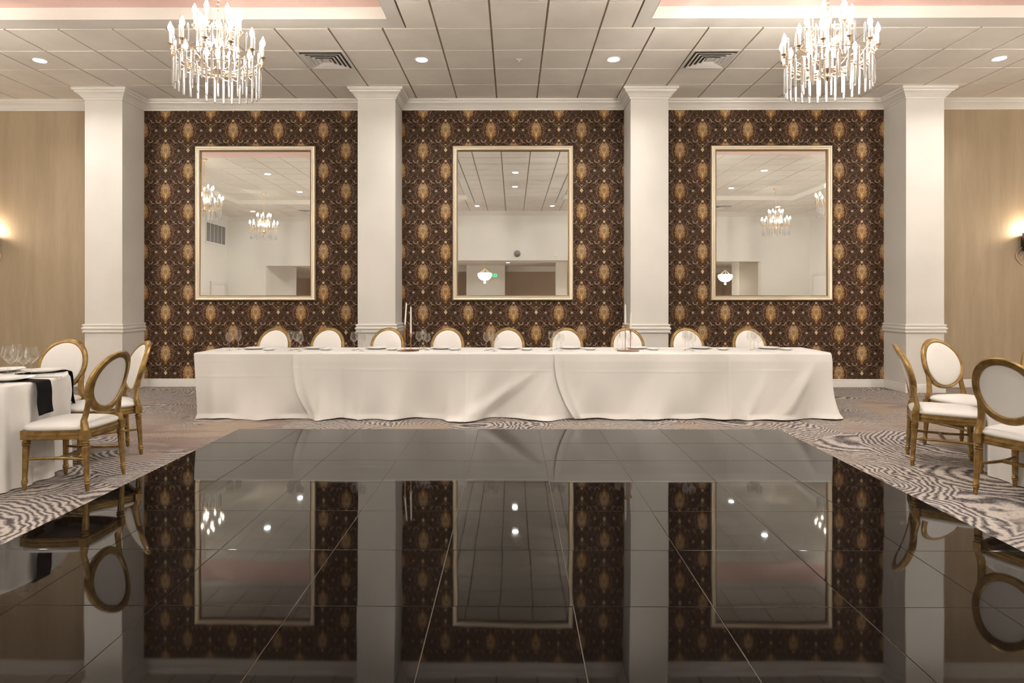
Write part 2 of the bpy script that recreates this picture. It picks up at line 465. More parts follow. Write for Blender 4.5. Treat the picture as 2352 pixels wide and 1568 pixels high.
# ------------------------------------------------------------------ ceiling fittings
def downlight(x, y, z, label, power=1.0):
    e = tag(empty('downlight', (x,y,z)), label, 'ceiling light', 'recessed downlights')
    q = M(); q.lathe([(.070,-.001),(.095,-.004),(.098,-.001),(.098,.0),(.070,.0)], 32, caps=False); q.build('trim_ring', mFixture, e)
    q = M(); q.lathe([(.0001,-.003),(.072,-.003)], 32, caps=False); q.build('lens', mLamp, e, 0)
    if power < .55: return
    l = bpy.data.lights.new('downlight_lamp', 'AREA'); l.shape = 'DISK'; l.size = .13; l.energy = 13*power; l.color = (1,.955,.90); l.spread = radians(150)
    lo = bpy.data.objects.new('lamp', l); COL.objects.link(lo); lo.parent = e; lo.location = (0,0,-.02)
cellx = lambda n: GX+GW*(n+.5)
r0 = GY+GD*.5
for x, lab in ((cellx(-10),'round white downlight at far left above the beige wall'), (cellx(-2),'round white downlight left of the ceiling sprinkler'),
               (cellx(2),'round white downlight right of the ceiling sprinkler'), (cellx(10),'round white downlight at far right above the beige wall')):
    downlight(x, r0, CZ, lab, 1.7)
for x, y, lab in ((cellx(0), r0-GD*6, 'round downlight in the strip between the trays, nearer the mirrors'), (cellx(0), r0-GD*9, 'round downlight in the strip between the trays, nearer the opening')):
    downlight(x, y, CZ, lab, .6)
for x, lab in ((cellx(-14),'outer left downlight above the wide opening'),(cellx(-2),'inner left downlight above the wide opening'),(cellx(2),'inner right downlight above the wide opening'),(cellx(14),'outer right downlight above the wide opening')):
    downlight(x, r0-GD*14.5, CZ, lab, .8)
for sx in (-1, 1):
    nm = 'left' if sx < 0 else 'right'
    for n, lx in ((6, 'inner'), (10, 'outer')):
        for y, ly in ((3.80,'near the mirrors'), (1.53,'near the opening')):
            downlight(cellx(sx*n), y, CZ+RISE, '%s %s downlight in the %s tray' % (lx, ly, nm), .5)

def vent(x, y, label, z=CZ):
    e = tag(empty('ceiling_vent', (x,y,z)), label, 'air vent', 'square ceiling air diffusers')
    q = M(); q.box(-.29,.29,-.292,.292,-.003,.0); q.build('backing', mDark, e, 0)
    q = M(); S = [.296,.245]
    def ringq(r0_, z0_, r1_, z1_):
        a = [(-r0_,-r0_,z0_),(r0_,-r0_,z0_),(r0_,r0_,z0_),(-r0_,r0_,z0_)]; b = [(-r1_,-r1_,z1_),(r1_,-r1_,z1_),(r1_,r1_,z1_),(-r1_,r1_,z1_)]
        q.add(a+b, [(0,1,5,4),(1,2,6,5),(2,3,7,6),(3,0,4,7)])
    ringq(.298,-.004,.262,-.006); ringq(.298,-.004,.298,.0)
    q.build('frame', mFixture, e, 0)
    for j, r in enumerate((.245,.195,.145,.095)):
        q = M(); ringq(r,-.022,r-.034,-.004); ringq(r,-.022,r-.004,-.024); ringq(r-.004,-.024,r-.036,-.006); q.build('louvre', mFixture, e, 0)
    q = M(); q.box(-.05,.05,-.05,.05,-.012,-.006); q.build('centre_plate', mFixture, e, 0)
vent(cellx(-4), r0, 'square louvred ceiling vent between the left chandelier and the downlight')
vent(cellx(4), r0, 'square louvred ceiling vent left of the right chandelier')
vent(cellx(-11), r0-GD*14.5, 'square ceiling vent above the opening at left'); vent(cellx(11), r0-GD*14.5, 'square ceiling vent above the opening at right')

def sprinkler(x, y, z, label):
    q = M(); q.lathe([(.001,-.030),(.016,-.029),(.016,-.026),(.005,-.024),(.005,-.008),(.030,-.006),(.034,0)], 20)
    tag(q.build('ceiling_sprinkler', mFixture, loc=(x,y,z)), label, 'sprinkler')
sprinkler(cellx(0)+.02, r0, CZ, 'small white sprinkler head between the two middle downlights')
sprinkler(-5.2, 3.0, CZ+RISE, 'small sprinkler head in the left tray'); sprinkler(5.3, 3.0, CZ+RISE, 'small sprinkler head in the right tray')

# ------------------------------------------------------------------ chandeliers
def make_chandelier():
    e = empty('chandelier')
    R, zr = .350, -1.055
    q = M(); q.lathe([(.010,-.055),(.022,-.050),(.040,-.035),(.060,-.012),(.064,0)], 28); q.build('canopy', mBrass, e)
    q = M(); q.tube([(0,0,-.05),(0,0,-.66)], .0065, 8)
    for i in range(15): q.lathe([(.003,-.011),(.011,-.004),(.011,.004),(.003,.011)], 10, at=(0,0,-.08-.038*i))
    q.build('stem', mBrass, e)
    q = M(); q.lathe([(.004,-1.23),(.020,-1.215),(.030,-1.19),(.016,-1.16),(.040,-1.135),(.046,-1.12),(.020,-1.09),(.014,-1.02),(.024,-.98),(.014,-.93),(.030,-.885),(.036,-.87),(.016,-.84),(.011,-.76),(.022,-.71),(.010,-.66)], 20)
    q.build('hub', mBrass, e)
    def circ(r, z, n=64): return [(r*cos(2*pi*k/n), r*sin(2*pi*k/n), z) for k in range(n)]
    q = M(); q.tube(circ(R, zr), .0042, 8, True); q.tube(circ(R, zr+.035), .0025, 6, True)
    for k in range(26):
        a0 = 2*pi*k/26
        pts = []
        for j in range(9):
            a = a0 + 2*pi/26*(j/8); pts.append(((R+.004)*cos(a), (R+.004)*sin(a), zr-.005-.036*sin(pi*j/8)))
        q.tube(pts, .0029, 6)
    q.build('lower_ring', mBrass, e)
    q = M(); q.tube(circ(.165, -.80, 48), .005, 8, True);
    for k in range(14):
        a0 = 2*pi*k/14
        q.tube([((.168)*cos(a0+2*pi/14*j/6), .168*sin(a0+2*pi/14*j/6), -.804-.028*sin(pi*j/6)) for j in range(7)], .003, 6)
    q.build('upper_ring', mBrass, e)
    q = M(); q.tube(circ(.21,-1.10,48), .004, 6, True); q.build('rod_ring', mBrass, e)
    def arm(a, r, z0, z1, dip, parent):
        pts = []
        for j in range(13):
            s_ = j/12; rr = .03+(r-.03)*s_; zz = z0+(z1-z0)*s_**2 - dip*sin(pi*min(1, s_*1.25))
            aa = a + .20*sin(pi*s_); pts.append((rr*cos(aa), rr*sin(aa), zz))
        q = M(); q.tube(pts, lambda s: .0048-.0016*s, 8)
        sp = [(r*.62*cos(a)+.030*cos(b_)*cos(a), r*.62*sin(a)+.030*cos(b_)*sin(a), z0-dip*.3+.035+.03*sin(b_)) for b_ in [2*pi*k/16*1.0 for k in range(14)]]
        q.tube(sp, .003, 6)
        q.build('arm', mBrass, parent)
    candle_m = M(); candle_m.lathe([(.010,0),(.0105,.004),(.0105,.100),(.008,.106)], 14)
    cup_m = M(); cup_m.lathe([(.004,-.030),(.012,-.022),(.006,-.014),(.020,-.004),(.026,.004),(.024,.006),(.012,.004)], 16)
    bulb_m = M(); bulb_m.lathe([(.007,.0),(.016,.012),(.021,.028),(.018,.048),(.009,.070),(.0015,.088)], 14)
    first = {}
    def put(kind, build, parent, loc):
        if kind not in first:
            o = build(); first[kind] = o
        else:
            o = first[kind].copy(); COL.objects.link(o)
        o.parent = parent; o.location = loc; return o
    def candle(a, r, z):
        c = put('c', lambda: candle_m.build('candle_tube', mFixture), e, (r*cos(a), r*sin(a), z))
        put('k', lambda: cup_m.build('candle_cup', mBrass), c, (0,0,0))
        put('b', lambda: bulb_m.build('bulb', mBulb), c, (0,0,.104))
    NA = 12
    for k in range(NA):
        a = 2*pi*(k+.35)/NA
        arm(a, .375, -1.12, -1.02, .035, e); candle(a, .375, -.990)
    for k in range(7):
        a = 2*pi*(k+.2)/7
        arm(a, .185, -.87, -.80, .03, e); candle(a, .185, -.775)
    def rod(L, r=.0088):
        q = M(); q.lathe([(.0015,-L),(r*.7,-L+.004),(r,-L+.012),(r,-.024),(r*.6,-.014),(.002,-.004)], 8); return q
    rl, rs, ru = rod(.250, .0105), rod(.19, .009), rod(.16, .0075)
    for k in range(30):
        a = 2*pi*k/30; put('rl', lambda: rl.build('crystal_rod', mCrystal, smooth=50), e, (R*cos(a), R*sin(a), zr-.012))
    for k in range(14):
        a = 2*pi*(k+.5)/14; put('rs', lambda: rs.build('crystal_rod', mCrystal, smooth=50), e, (.21*cos(a), .21*sin(a), -1.112))
    for k in range(20):
        a = 2*pi*(k+.5)/20; put('ru', lambda: ru.build('crystal_rod', mCrystal, smooth=50), e, (.165*cos(a), .165*sin(a), -.815))
    up = M(); up.lathe([(.004,0),(.0075,.012),(.0075,.15),(.0015,.168)], 8)
    for k in range(2*NA):
        a = 2*pi*(k+.20)/NA/2; put('up', lambda: up.build('crystal_spire', mCrystal, smooth=50), e, (.365*cos(a), .365*sin(a), zr+.03))
    up2 = M(); up2.lathe([(.004,0),(.0065,.012),(.0065,.13),(.0015,.15)], 8)
    for k in range(14):
        a = 2*pi*(k+.1)/14; put('up2', lambda: up2.build('crystal_spire', mCrystal, smooth=50), e, (.175*cos(a), .175*sin(a), -.79))
    return e
ch0 = make_chandelier()
cz = CZ+RISE
CHX = [(-2.60,5.40,.0,'tiered brass and crystal candle chandelier hanging at left'), (2.765,5.40,.30,'tiered brass and crystal candle chandelier hanging at right'),
       (-6.80,5.30,.5,'outer crystal chandelier of the left tray, nearer the mirrors'), (-7.07,1.40,.2,'outer crystal chandelier of the left tray, nearer the opening'),
       (7.05,5.30,.1,'outer crystal chandelier of the right tray, nearer the mirrors'), (7.43,1.40,.4,'outer crystal chandelier of the right tray, nearer the opening'),
       (-2.60,1.40,.3,'inner crystal chandelier of the left tray, nearer the opening'), (2.765,1.40,.6,'inner crystal chandelier of the right tray, nearer the opening')]
for i, (x, y, rz, lab) in enumerate(CHX):
    o = ch0 if i == 0 else copy_tree(ch0)
    o.location = (x, y, cz); o.rotation_euler = (0,0,rz)
    tag(o, lab, 'chandelier', 'crystal chandeliers of the hall')
    nl = 3 if i < 2 else 1
    for kk in range(nl):
        dz, en, rr = -.92, (110,110,88,205,88,205,185,185)[i]/nl, (.02 if nl == 3 else .05)
        l = bpy.data.lights.new('chandelier_light', 'POINT'); l.energy = en; l.shadow_soft_size = rr; l.color = (1,.93,.835)
        lo = bpy.data.objects.new('lamp', l); COL.objects.link(lo); lo.parent = o; lo.location = (.11*cos(kk*2.094+.3),.11*sin(kk*2.094+.3),dz)

# ------------------------------------------------------------------ mirrors
def mirror(cx, tilt, label):
    hw, z0, z1 = .920, 1.322, 3.680
    hh = (z1-z0)/2; e = tag(empty('wall_mirror', (cx, WY, (z0+z1)/2)), label, 'mirror', 'gilt framed mirrors on the damask wall')
    prof = [(0,0),(0,.040),(.006,.050),(.016,.056),(.026,.054),(.034,.046),(.040,.044),(.046,.050),(.056,.050),(.062,.042),(.066,.038),(.070,.030),(.070,0)]
    q = M(); cs = [(-1,-1),(1,-1),(1,1),(-1,1)]; rows = []
    for sx, sz in cs+[cs[0]]:
        rows.append([(sx*(hw-o_), -d_, sz*(hh-o_)) for o_, d_ in prof])
    q.grid(rows); q.build('frame', mChamp, e, 30)
    q = M(); rows = []
    for sx, sz in cs+[cs[0]]:
        rows.append([(sx*(hw-.070-o_), -d_, sz*(hh-.070-o_)) for o_, d_ in [(0,.036),(.003,.038),(.007,.036),(.009,.0)]])
    q.grid(rows); q.build('inner_lip', mChampIn, e, 30)
    iw, ih = hw-.074, hh-.074; dz = math.tan(radians(tilt))*ih
    q = M(); q.quad((-iw,-.0095,-ih),(iw,-.0095,-ih),(iw,-.0095+2*dz,ih),(-iw,-.0095+2*dz,ih))
    g = q.build('mirror_glass', mMirror, e, 0)
    g.location.y = -2*dz+.003
    return e
mirror(-3.940, .70, 'gold-framed mirror left of centre, reflecting two chandeliers')
mirror(0.0, .24, 'gold-framed middle mirror reflecting plain ceiling panels and a green exit sign')
mirror(3.940, .34, 'gold-framed mirror right of centre with a pink band along its top')

# ------------------------------------------------------------------ sconces
def sconce(x, y, z, label, face=-1, flip=False):
    e = tag(empty('wall_sconce', (x, y, z)), label, 'wall light', 'black shaded wall sconces')
    q = M(); q.lathe([(.088,0),(.100,-.27)] if flip else [(.100,0),(.100,-.27)], 32, at=(0,face*.14,0), caps=False)
    q.build('shade', mBlack, e, sol=.004)
    q = M(); q.box(-.05,.05,min(0,face*.02),max(0,face*.02),-.19,-.07); q.build('back_plate', mBrass, e)
    q = M(); q.tube([(0,face*.01,-.13),(0,face*.07,-.15),(0,face*.14,-.15)], .008, 8)
    for sx in (-1, 1):
        q.tube([(sx*(.02+.10*sin(pi*j/10)), face*.018, -.20-.028*j) for j in range(11)], .006, 6)
        q.tube([(sx*(.03+.06*j/8), face*.03, -.33+.05*sin(pi*j/8)*-1) for j in range(9)], .005, 6)
    q.build('bracket', mBrass, e)
    q = M(); q.lathe([(.008,-.15),(.022,-.12),(.026,-.08),(.015,-.045),(.002,-.035)], 14, at=(0,face*.14,0)); q.build('bulb', mWarmGlow, e)
    if flip: return
    l = bpy.data.lights.new('sconce_light', 'POINT'); l.energy = 12; l.shadow_soft_size = .03; l.color = (1,.80,.60)
    lo = bpy.data.objects.new('lamp', l); COL.objects.link(lo); lo.parent = e; lo.location = (0,face*.13,.05)
sconce(-7.98, WY, 2.34, 'black wall sconce glowing on the beige wall at the left edge')
sconce(7.78, WY, 2.34, 'black wall sconce on the beige wall at the right edge')

# ------------------------------------------------------------------ dance floor
DX0, DX1, DYF, TW, TD = -2.841, 2.757, 6.357, .622, .604
m = M(); m.cur = 1; m.box(DX0, DX1, DYF-11*TD, DYF, .001, .0125); m.cur = 0
for i in range(9):
    for j in range(11):
        xa, xb = DX0+i*TW+.0014, DX0+(i+1)*TW-.0014; yb, ya = DYF-j*TD-.0014, DYF-(j+1)*TD+.0014
        if i == 0: xa = DX0
        if i == 8: xb = DX1
        tx, ty = random.uniform(-1,1)*.00045, random.uniform(-1,1)*.00045; zt = .0155
        zz = [zt-tx-ty, zt+tx-ty, zt+tx+ty, zt-tx+ty]; g = .0016
        vs = [(xa,ya,.011),(xb,ya,.011),(xb,yb,.011),(xa,yb,.011),
              (xa,ya,zz[0]-g),(xb,ya,zz[1]-g),(xb,yb,zz[2]-g),(xa,yb,zz[3]-g),
              (xa+g,ya+g,zz[0]),(xb-g,ya+g,zz[1]),(xb-g,yb-g,zz[2]),(xa+g,yb-g,zz[3])]
        fs = [(8,9,10,11)]
        for a in range(4):
            b = (a+1) % 4; fs += [(a,b,b+4,a+4),(a+4,b+4,b+8,a+8)]
        m.add(vs, fs)
tag(m.build('dance_floor', [mBlackTile, mGrout], smooth=0), 'glossy black tiled dance floor laid on the carpet in the middle', 'dance floor')

# ------------------------------------------------------------------ chairs
def make_chair():
    e = empty('dining_chair')
    YR = .212
    def rake(z): return .128*max(0, (z-.48)/.505)**1.6
    # legs
    def leg(sx, fy, sp_x, sp_y):
        topx, topy = sx*.196, fy
        lean = lambda z: (sx*sp_x*(1-z/.37), sp_y*(1-z/.37))
        prof = [(.011,0),(.0135,.012),(.0155,.045),(.0205,.050),(.0205,.058),(.017,.062),(.0205,.066),(.0205,.072),(.0165,.076),(.0170,.082)]
        prof += [(.0170+.0075*i/8, .084+.226*i/8) for i in range(9)]
        prof += [(.0245,.312),(.019,.318),(.027,.326),(.027,.332),(.019,.338),(.027,.344),(.027,.350),(.020,.356),(.020,.370)]
        q = M(); q.lathe(prof, 32, at=(topx, topy, 0), lean=lean, flute=(.083,.311,10))
        b = .026
        q.box(topx-b, topx+b, topy-b, topy+b, .366, .432)
        return q.build('leg', mGold, e, 40)
    leg(-1,-.216,.008,-.010); leg(1,-.216,.008,-.010); leg(-1,YR-.004,.010,.022); leg(1,YR-.004,.010,.022)
    # seat outline
    def outl(t, off=0.0, z=0):
        c_, s_ = cos(t), sin(t); pw = .42
        px = (abs(c_)**pw)*(1 if c_ >= 0 else -1); py = (abs(s_)**pw)*(1 if s_ >= 0 else -1)
        yy = py*(.228+off); xx = px*(.221+off)*(1-.085*py)
        if py < 0: yy -= .040*(1-px*px*.75)*-py
        return (xx, yy-.004, z)
    N = 56
    q = M()
    prof = [(-.02,.368),(.006,.368),(.010,.374),(.010,.386),(.004,.390),(.004,.396),(.010,.400),(.010,.412),(.004,.416),(.006,.424),(.006,.432),(-.02,.432)]
    q.grid([[outl(2*pi*k/N, o_, z_) for k in range(N)] for o_, z_ in prof], True)
    q.build('seat_frame', mGold, e, 40)
    q = M()
    prof = [(-.03,.430),(.000,.430),(.007,.436),(.010,.446),(.006,.458),(-.006,.467)]
    rows = [[outl(2*pi*k/N, o_, z_) for k in range(N)] for o_, z_ in prof]
    for sc, z_ in ((.86,.476),(.66,.484),(.40,.489),(.15,.491)):
        rows.append([(outl(2*pi*k/N)[0]*sc, (outl(2*pi*k/N)[1])*sc, z_) for k in range(N)])
    q.grid(rows, True); n0 = len(q.v)-N
    q.f.append(list(range(n0, n0+N))); q.mi.append(0)
    q.build('seat', mSeatfab, e, 60)
    # back ring
    A, B, ZC = .191, .204, .755
    def yback(x_, z_): return YR + rake(z_) - .55*x_*x_
    sec = [(-.026,-.008),(-.021,-.018),(-.011,-.013),(-.001,-.023),(.011,-.024),(.021,-.016),(.026,-.004),(.026,.012),(.018,.021),(-.017,.021),(-.026,.012)]
    q = M(); rows = []
    for i in range(72):
        t_ = 2*pi*i/72; nx, nz = cos(t_)/A, sin(t_)/B; L_ = sqrt(nx*nx+nz*nz); nx /= L_; nz /= L_
        row = []
        for r_, d_ in sec:
            px, pz = A*cos(t_)+nx*r_, ZC+B*sin(t_)+nz*r_
            row.append((px, yback(px, pz)+d_, pz))
        rows.append(row)
    rows.append(rows[0]); q.grid(rows, True)
    # posts
    for sx in (-1, 1):
        pts = [(.196,.425,.026,.026),(.195,.470,.026,.024),(.189,.500,.025,.020),(.183,.535,.024,.018),(.178,.58,.023,.017),(.178,.63,.020,.016),(.184,.68,.015,.015),(.194,.73,.008,.012)]
        rows = []
        for px, pz, wx_, wy_ in pts:
            yc = yback(px, pz) if pz > .5 else YR-.004+.0*(pz)
            if pz > .5: yc = yback(px, pz)+.004
            elif pz > .44: yc = (YR-.004)*(1-(pz-.44)/.06)+yback(px,.5)*((pz-.44)/.06)
            c2 = .35
            rows.append([(sx*px+a_*wx_, yc+b_*wy_, pz) for a_, b_ in ((-1,-c2),(-c2,-1),(c2,-1),(1,-c2),(1,c2),(c2,1),(-c2,1),(-1,c2))])
        q.grid(rows, True)
    q.build('back_frame', mGold, e, 40)
    # pad
    q = M(); rows = []; N2 = 48
    def pad(rs, front):
        row = []
        for k_ in range(N2):
            t_ = 2*pi*k_/N2; ins = .009 if front else .025; px, pz = (A-ins)*rs*cos(t_), ZC+(B-ins)*rs*sin(t_)
            yc = yback(px, pz)
            row.append((px, yc-.019-.020*sqrt(max(0, 1-rs**3)) if front else yc+.008+.006*(1-rs*rs), pz))
        return row
    for rs in (.0005,.3,.55,.75,.9,.97,1.0): rows.append(pad(rs, True))
    for rs in (1.0,.97,.8,.5,.0005): rows.append(pad(rs, False))
    q.grid(rows, True); q.build('backrest', mSeatfab, e, 60)
    # stretchers
    for sx in (-1, 1):
        q = M(); pts = [(sx*(.194-.03*sin(pi*j/12)), -.208+(.434)*j/12, .222) for j in range(13)]
        q.tube(pts, lambda s_: .0085+.003*sin(pi*s_), 10); q.build('stretcher', mGold, e)
    q = M(); q.box(-.165,.165,-.006,.016,.212,.234); q.build('cross_stretcher', mGold, e)
    return e
chair0 = make_chair(); used = [False]
def place_chair(x, y, fx, fy, label, group):
    o = copy_tree(chair0) if used[0] else chair0; used[0] = True
    o.location = (x, y, 0); o.rotation_euler = (0, 0, atan2(fy, fx)+pi/2)
    return tag(o, label, 'chair', group)
gl_ = 'oval-back chairs at the left round table'; gr_ = 'oval-back chairs at the right round table'
place_chair(-3.280, 4.590, -1, .0, 'gold oval-back chair at the left round table, nearest, seen from behind', gl_)
place_chair(-3.580, 5.365, -.69, -.72, 'gold oval-back chair seen edge-on behind the nearest chair at left', gl_)
place_chair(-4.20, 5.50, .10, -1, 'gold oval-back chair facing the room behind the left round table', gl_)
place_chair(3.577, 5.130, .88, -.47, 'gold oval-back chair at right seen in side profile', gr_)
place_chair(4.10, 5.58, .20, -.98, 'gold oval-back chair facing front against the far right pillar', gr_)
place_chair(3.545, 4.235, .92, .39, 'gold oval-back chair at right, nearest, with its grey-shaded back to the camera', gr_)
place_chair(4.80, 5.40, -.42, -.90, 'gold oval-back chair mostly cut off at the right edge', gr_)
hx = [637,758,894,1030,1167,1299,1437,1572,1712]
hnote = ['at the left end of the head table','second from the left end of the head table','in front of the left middle pillar, candles to its right','behind the head table, under the left edge of the middle mirror',
         'behind the head table, under the middle of the middle mirror','behind the head table, under the right edge of the middle mirror','behind the right pair of candles','at the right side of the right middle pillar','at the right end of the head table']
for i, px in enumerate(hx):
    yb_ = 7.95; X_ = (px-1178)*yb_/1410
    place_chair(X_, yb_-.36, 0, -1, 'gold-rimmed white oval-back chair ' + hnote[i], 'oval-back chairs behind the head table')

# ------------------------------------------------------------------ head table cloths
HT = .742; FY, BY = 6.975, 7.715; TX0, TX1 = -3.640, 3.610
def fold_shape(X_, t, seed):
    """forward bulge of the skirt at distance X_ along it, t = 0 top .. 1 bottom"""
    f = 0.0
    rs = random.Random(seed)
    for _ in range(7):
        w = rs.uniform(5.0, 17.0); ph = rs.uniform(0, 6.28); sl = rs.uniform(-1.6, 1.6)
        f += rs.uniform(.4, 1.0)*sin(w*(X_+sl*t*.35)+ph)/w*4.2
    return f
def crease(v, c, w): return math.exp(-((v-c)/w)**2)
def head_cloth(name, xa, xb, lift, left_end, right_end, left_curve, seed, label, creases, special=None):
    m = M(); r = .014; z0 = HT+lift
    # top
    xs = [xa+(xb-xa)*i/60 for i in range(61)]
    m.grid([[(x_, y_, z0) for x_ in xs] for y_ in [BY-r+(FY+r-(BY-r))*j/10 for j in range(11)]])
    # perimeter path: list of (point, normal, drop)
    path = []
    def add(px, py, nx, ny, drop): path.append((px, py, nx, ny, drop))
    n_f = int((xb-xa)/.018)
    if left_end:
        for i in range(6): add(xa+.3*(1-i/6)+0*r, BY, 0, 1, .20)
        for i in range(7):
            a = pi/2+pi/2*i/6; add(xa+r+r*cos(a), BY-r+r*sin(a), cos(a), sin(a), .20+.53*min(1, i/4))
        for i in range(1, 30): add(xa, BY-r-(BY-FY-2*r)*i/30, -1, 0, .735)
        for i in range(9):
            a = pi+pi/2*i/8; add(xa+r+r*cos(a), FY+r+r*sin(a), cos(a), sin(a), .738)
    for i in range(n_f+1):
        x_ = xa+(xb-xa)*i/n_f
        if left_end and x_ < xa+r*1.01: continue
        if right_end and x_ > xb-r*1.01: continue
        add(x_, FY, 0, -1, .738)
    if right_end:
        for i in range(9):
            a = -pi/2+pi/2*i/8; add(xb-r+r*cos(a), FY+r+r*sin(a), cos(a), sin(a), .738)
        for i in range(1, 30): add(xb, FY+r+(BY-FY-2*r)*i/30, 1, 0, .735)
        for i in range(7):
            a = 0+pi/2*i/6; add(xb-r+r*cos(a), BY-r+r*sin(a), cos(a), sin(a), .735-.53*min(1, i/4))
        for i in range(1, 6): add(xb-.3*i/6, BY, 0, 1, .20)
    NZ = 58; rows = []
    # arc length
    s_ = 0; S = [0]
    for i in range(1, len(path)):
        s_ += math.hypot(path[i][0]-path[i-1][0], path[i][1]-path[i-1][1]); S.append(s_)
    fr_i = [i for i, p in enumerate(path) if p[3] < -.7]; f0, f1 = fr_i[0], fr_i[-1]
    for j in range(-3, NZ+1):
        row = []
        for i, (px, py, nx, ny, drop) in enumerate(path):
            if j < 0:
                a = (j+3)/3*pi/2; o_ = r*(sin(a)-1); z_ = z0-r*(1-cos(a))
                row.append((px+nx*o_, py+ny*o_, z_)); continue
            t = j/NZ; z_ = z0-r-(drop-r)*t
            front = ny < -.7
            amp = (.016*t+.050*t*t) if drop > .4 else .006*t
            xx = px + (.055*t*math.exp(-((px-TX0)/.25)**2) if left_end else 0)
            if left_curve and front: xx += left_curve*max(0, 1-(px-xa)/.75)*(t**2.3)
            qq = xx if f0 <= i <= f1 else (path[f0][0]-(S[f0]-S[i]) if i < f0 else path[f1][0]+(S[i]-S[f1]))
            o_ = amp*fold_shape(qq, t, 4) + .052*t*t + lift*2.4*min(1,t*6+.3)
            if drop > .4:
                cf = math.exp(-((abs(px-TX0) if abs(px-TX0) < abs(px-TX1) else abs(px-TX1))/.22)**2) if front else 1
                o_ += (.008 if px < 0 else .010)*t**1.5*cf*((left_end and px < 0) or (right_end and px > 0))
                # hem spreads on the carpet
                if t > .93: o_ += (t-.93)/.07*.020*(1.2+sin(qq*7)+.6*sin(qq*17))
                z_ += .010*(1+sin(qq*9))*max(0, (t-.90)/.10)*.5
            if px < 0 and (nx < -.3) and left_end: o_ = min(o_, .012*t)
            if left_curve and front: o_ += (.009*math.exp(-((px-xa)/.022)**2) - .006*math.exp(-((px-xa-.07)/.03)**2))*min(1, t*5) + .03*t*t*math.exp(-((px-xa-.10)/.07)**2)
            for cz_, cw, ca in creases.get('h', ()):
                o_ += ca*crease(z_, cz_+.012*sin(px*1.3+seed), cw)*(1 if front else .5)
            if front:
                for cx_, cw, ca in creases.get('v', ()): o_ += ca*crease(xx, cx_, cw)
                if special: o_ += special(xx, t)
            row.append((xx+nx*o_, py+ny*o_, max(.004, z_)))
        rows.append(row)
    m.grid(rows)
    if not left_end and not right_end or True:
        if not left_end or not right_end:   # short overhang at the chairs' side
            b0, b1 = (xa+.3 if left_end else xa), (xb-.3 if right_end else xb)
            rows = []
            for j in range(-3, 8):
                row = []
                for i in range(60):
                    x_ = b0+(b1-b0)*i/59
                    if j < 0: a = (j+3)/3*pi/2; row.append((x_, BY+r*(sin(a)-1), z0-r*(1-cos(a))))
                    else: row.append((x_, BY+.004*j/7*sin(x_*11)+lift*.5, z0-r-(.20-r)*j/7))
                rows.append(row)
            m.grid(rows)
    o = m.build(name, mCloth, smooth=80)
    return tag(o, label, 'tablecloth', 'overlapping white cloths on the head table')
def diag(cx, slope, w, amp, t0=.1):
    return lambda x_, t: amp*max(0, t-t0)*math.exp(-((x_-(cx-slope*max(0,t-t0)**1.4))/(w*(.6+t)))**2)
d1, d2, d3, d4 = diag(.40,1.0,.10,.055,0), diag(.33,.72,.07,-.035,.1), diag(.05,.62,.055,.050,.2), diag(.45,.45,.04,.045,.25)
def sweep_(x_, t): return d1(x_,t)+d2(x_,t)+d3(x_,t)+d4(x_,t)
head_cloth('tablecloth', TX0, -2.05, .0, True, False, 0, 3, 'white cloth covering the left end of the long head table',
           {'h': [(.668,.005,.0018),(.49,.005,.0028)], 'v': []}, special=lambda x_, t: .05*t*t*crease(x_, -3.40, .07)-.035*t*t*crease(x_,-3.22,.08)+.035*t**3*crease(x_,-2.85,.10)+.05*max(0,t-.75)*crease(x_,-2.62,.05))
head_cloth('tablecloth', -2.50, .95, .0035, False, False, .215, 5, 'white cloth over the middle left of the head table, with sweeping diagonal folds',
           {'h': [(.555,.005,.003)], 'v': [(-.535,.007,.007)]},
           special=lambda x_, t: sweep_(x_,t)+.06*t**3*crease(x_,-2.17,.06)-.03*t**2*crease(x_,-1.95,.05)+.05*t**4*crease(x_,-1.72,.05)-.03*t**2*crease(x_,-1.5,.1)+.07*t**5*crease(x_,-.72,.06))
e1, e2, e3 = diag(2.45,-.45,.03,.022,.45), diag(2.42,.35,.03,.022,.45), diag(3.42,.50,.07,.085,.05)
head_cloth('tablecloth', .470, TX1, .007, False, True, .225, 9, 'white cloth covering the right half of the head table, down to the carpet',
           {'h': [(.545,.005,.003)], 'v': [(2.435,.007,.008)]},
           special=lambda x_, t: sweep_(x_,t)+e1(x_,t)+e2(x_,t)+e3(x_,t)+.05*t*t*crease(x_,.95-.3*t,.07)-.04*t*t*crease(x_,1.25,.12)+.05*t*t*crease(x_,1.75-.4*t,.08)+.05*t*t*crease(x_,3.0-.4*t,.07))
# padded board under the cloths: plain folding tables
for i in range(4):
    a = TX0+.03+(TX1-TX0-.06)*i/4; b = a+(TX1-TX0-.06)/4
    e = tag(empty('folding_table', ((a+b)/2, (FY+BY)/2, 0)), 'folding table hidden under the long white head table cloths, ' + ['left end','left of middle','right of middle','right end'][i], 'table', 'tables under the head table cloths')
    q = M(); hw_ = (b-a)/2-.004; q.box(-hw_, hw_, -.345, .345, .712, HT-.004); q.build('tabletop', mBlack, e, 0)
    for lx in ((-3.42,-1.98),(-1.22,-.44),(.31,1.07),(1.86,3.42))[i]:
        lx -= (a+b)/2
        q = M(); q.tube([(lx,-.25,.712),(lx,-.25,.02),(lx,.25,.02),(lx,.25,.712)], .013, 8); q.build('leg', mSteel, e)

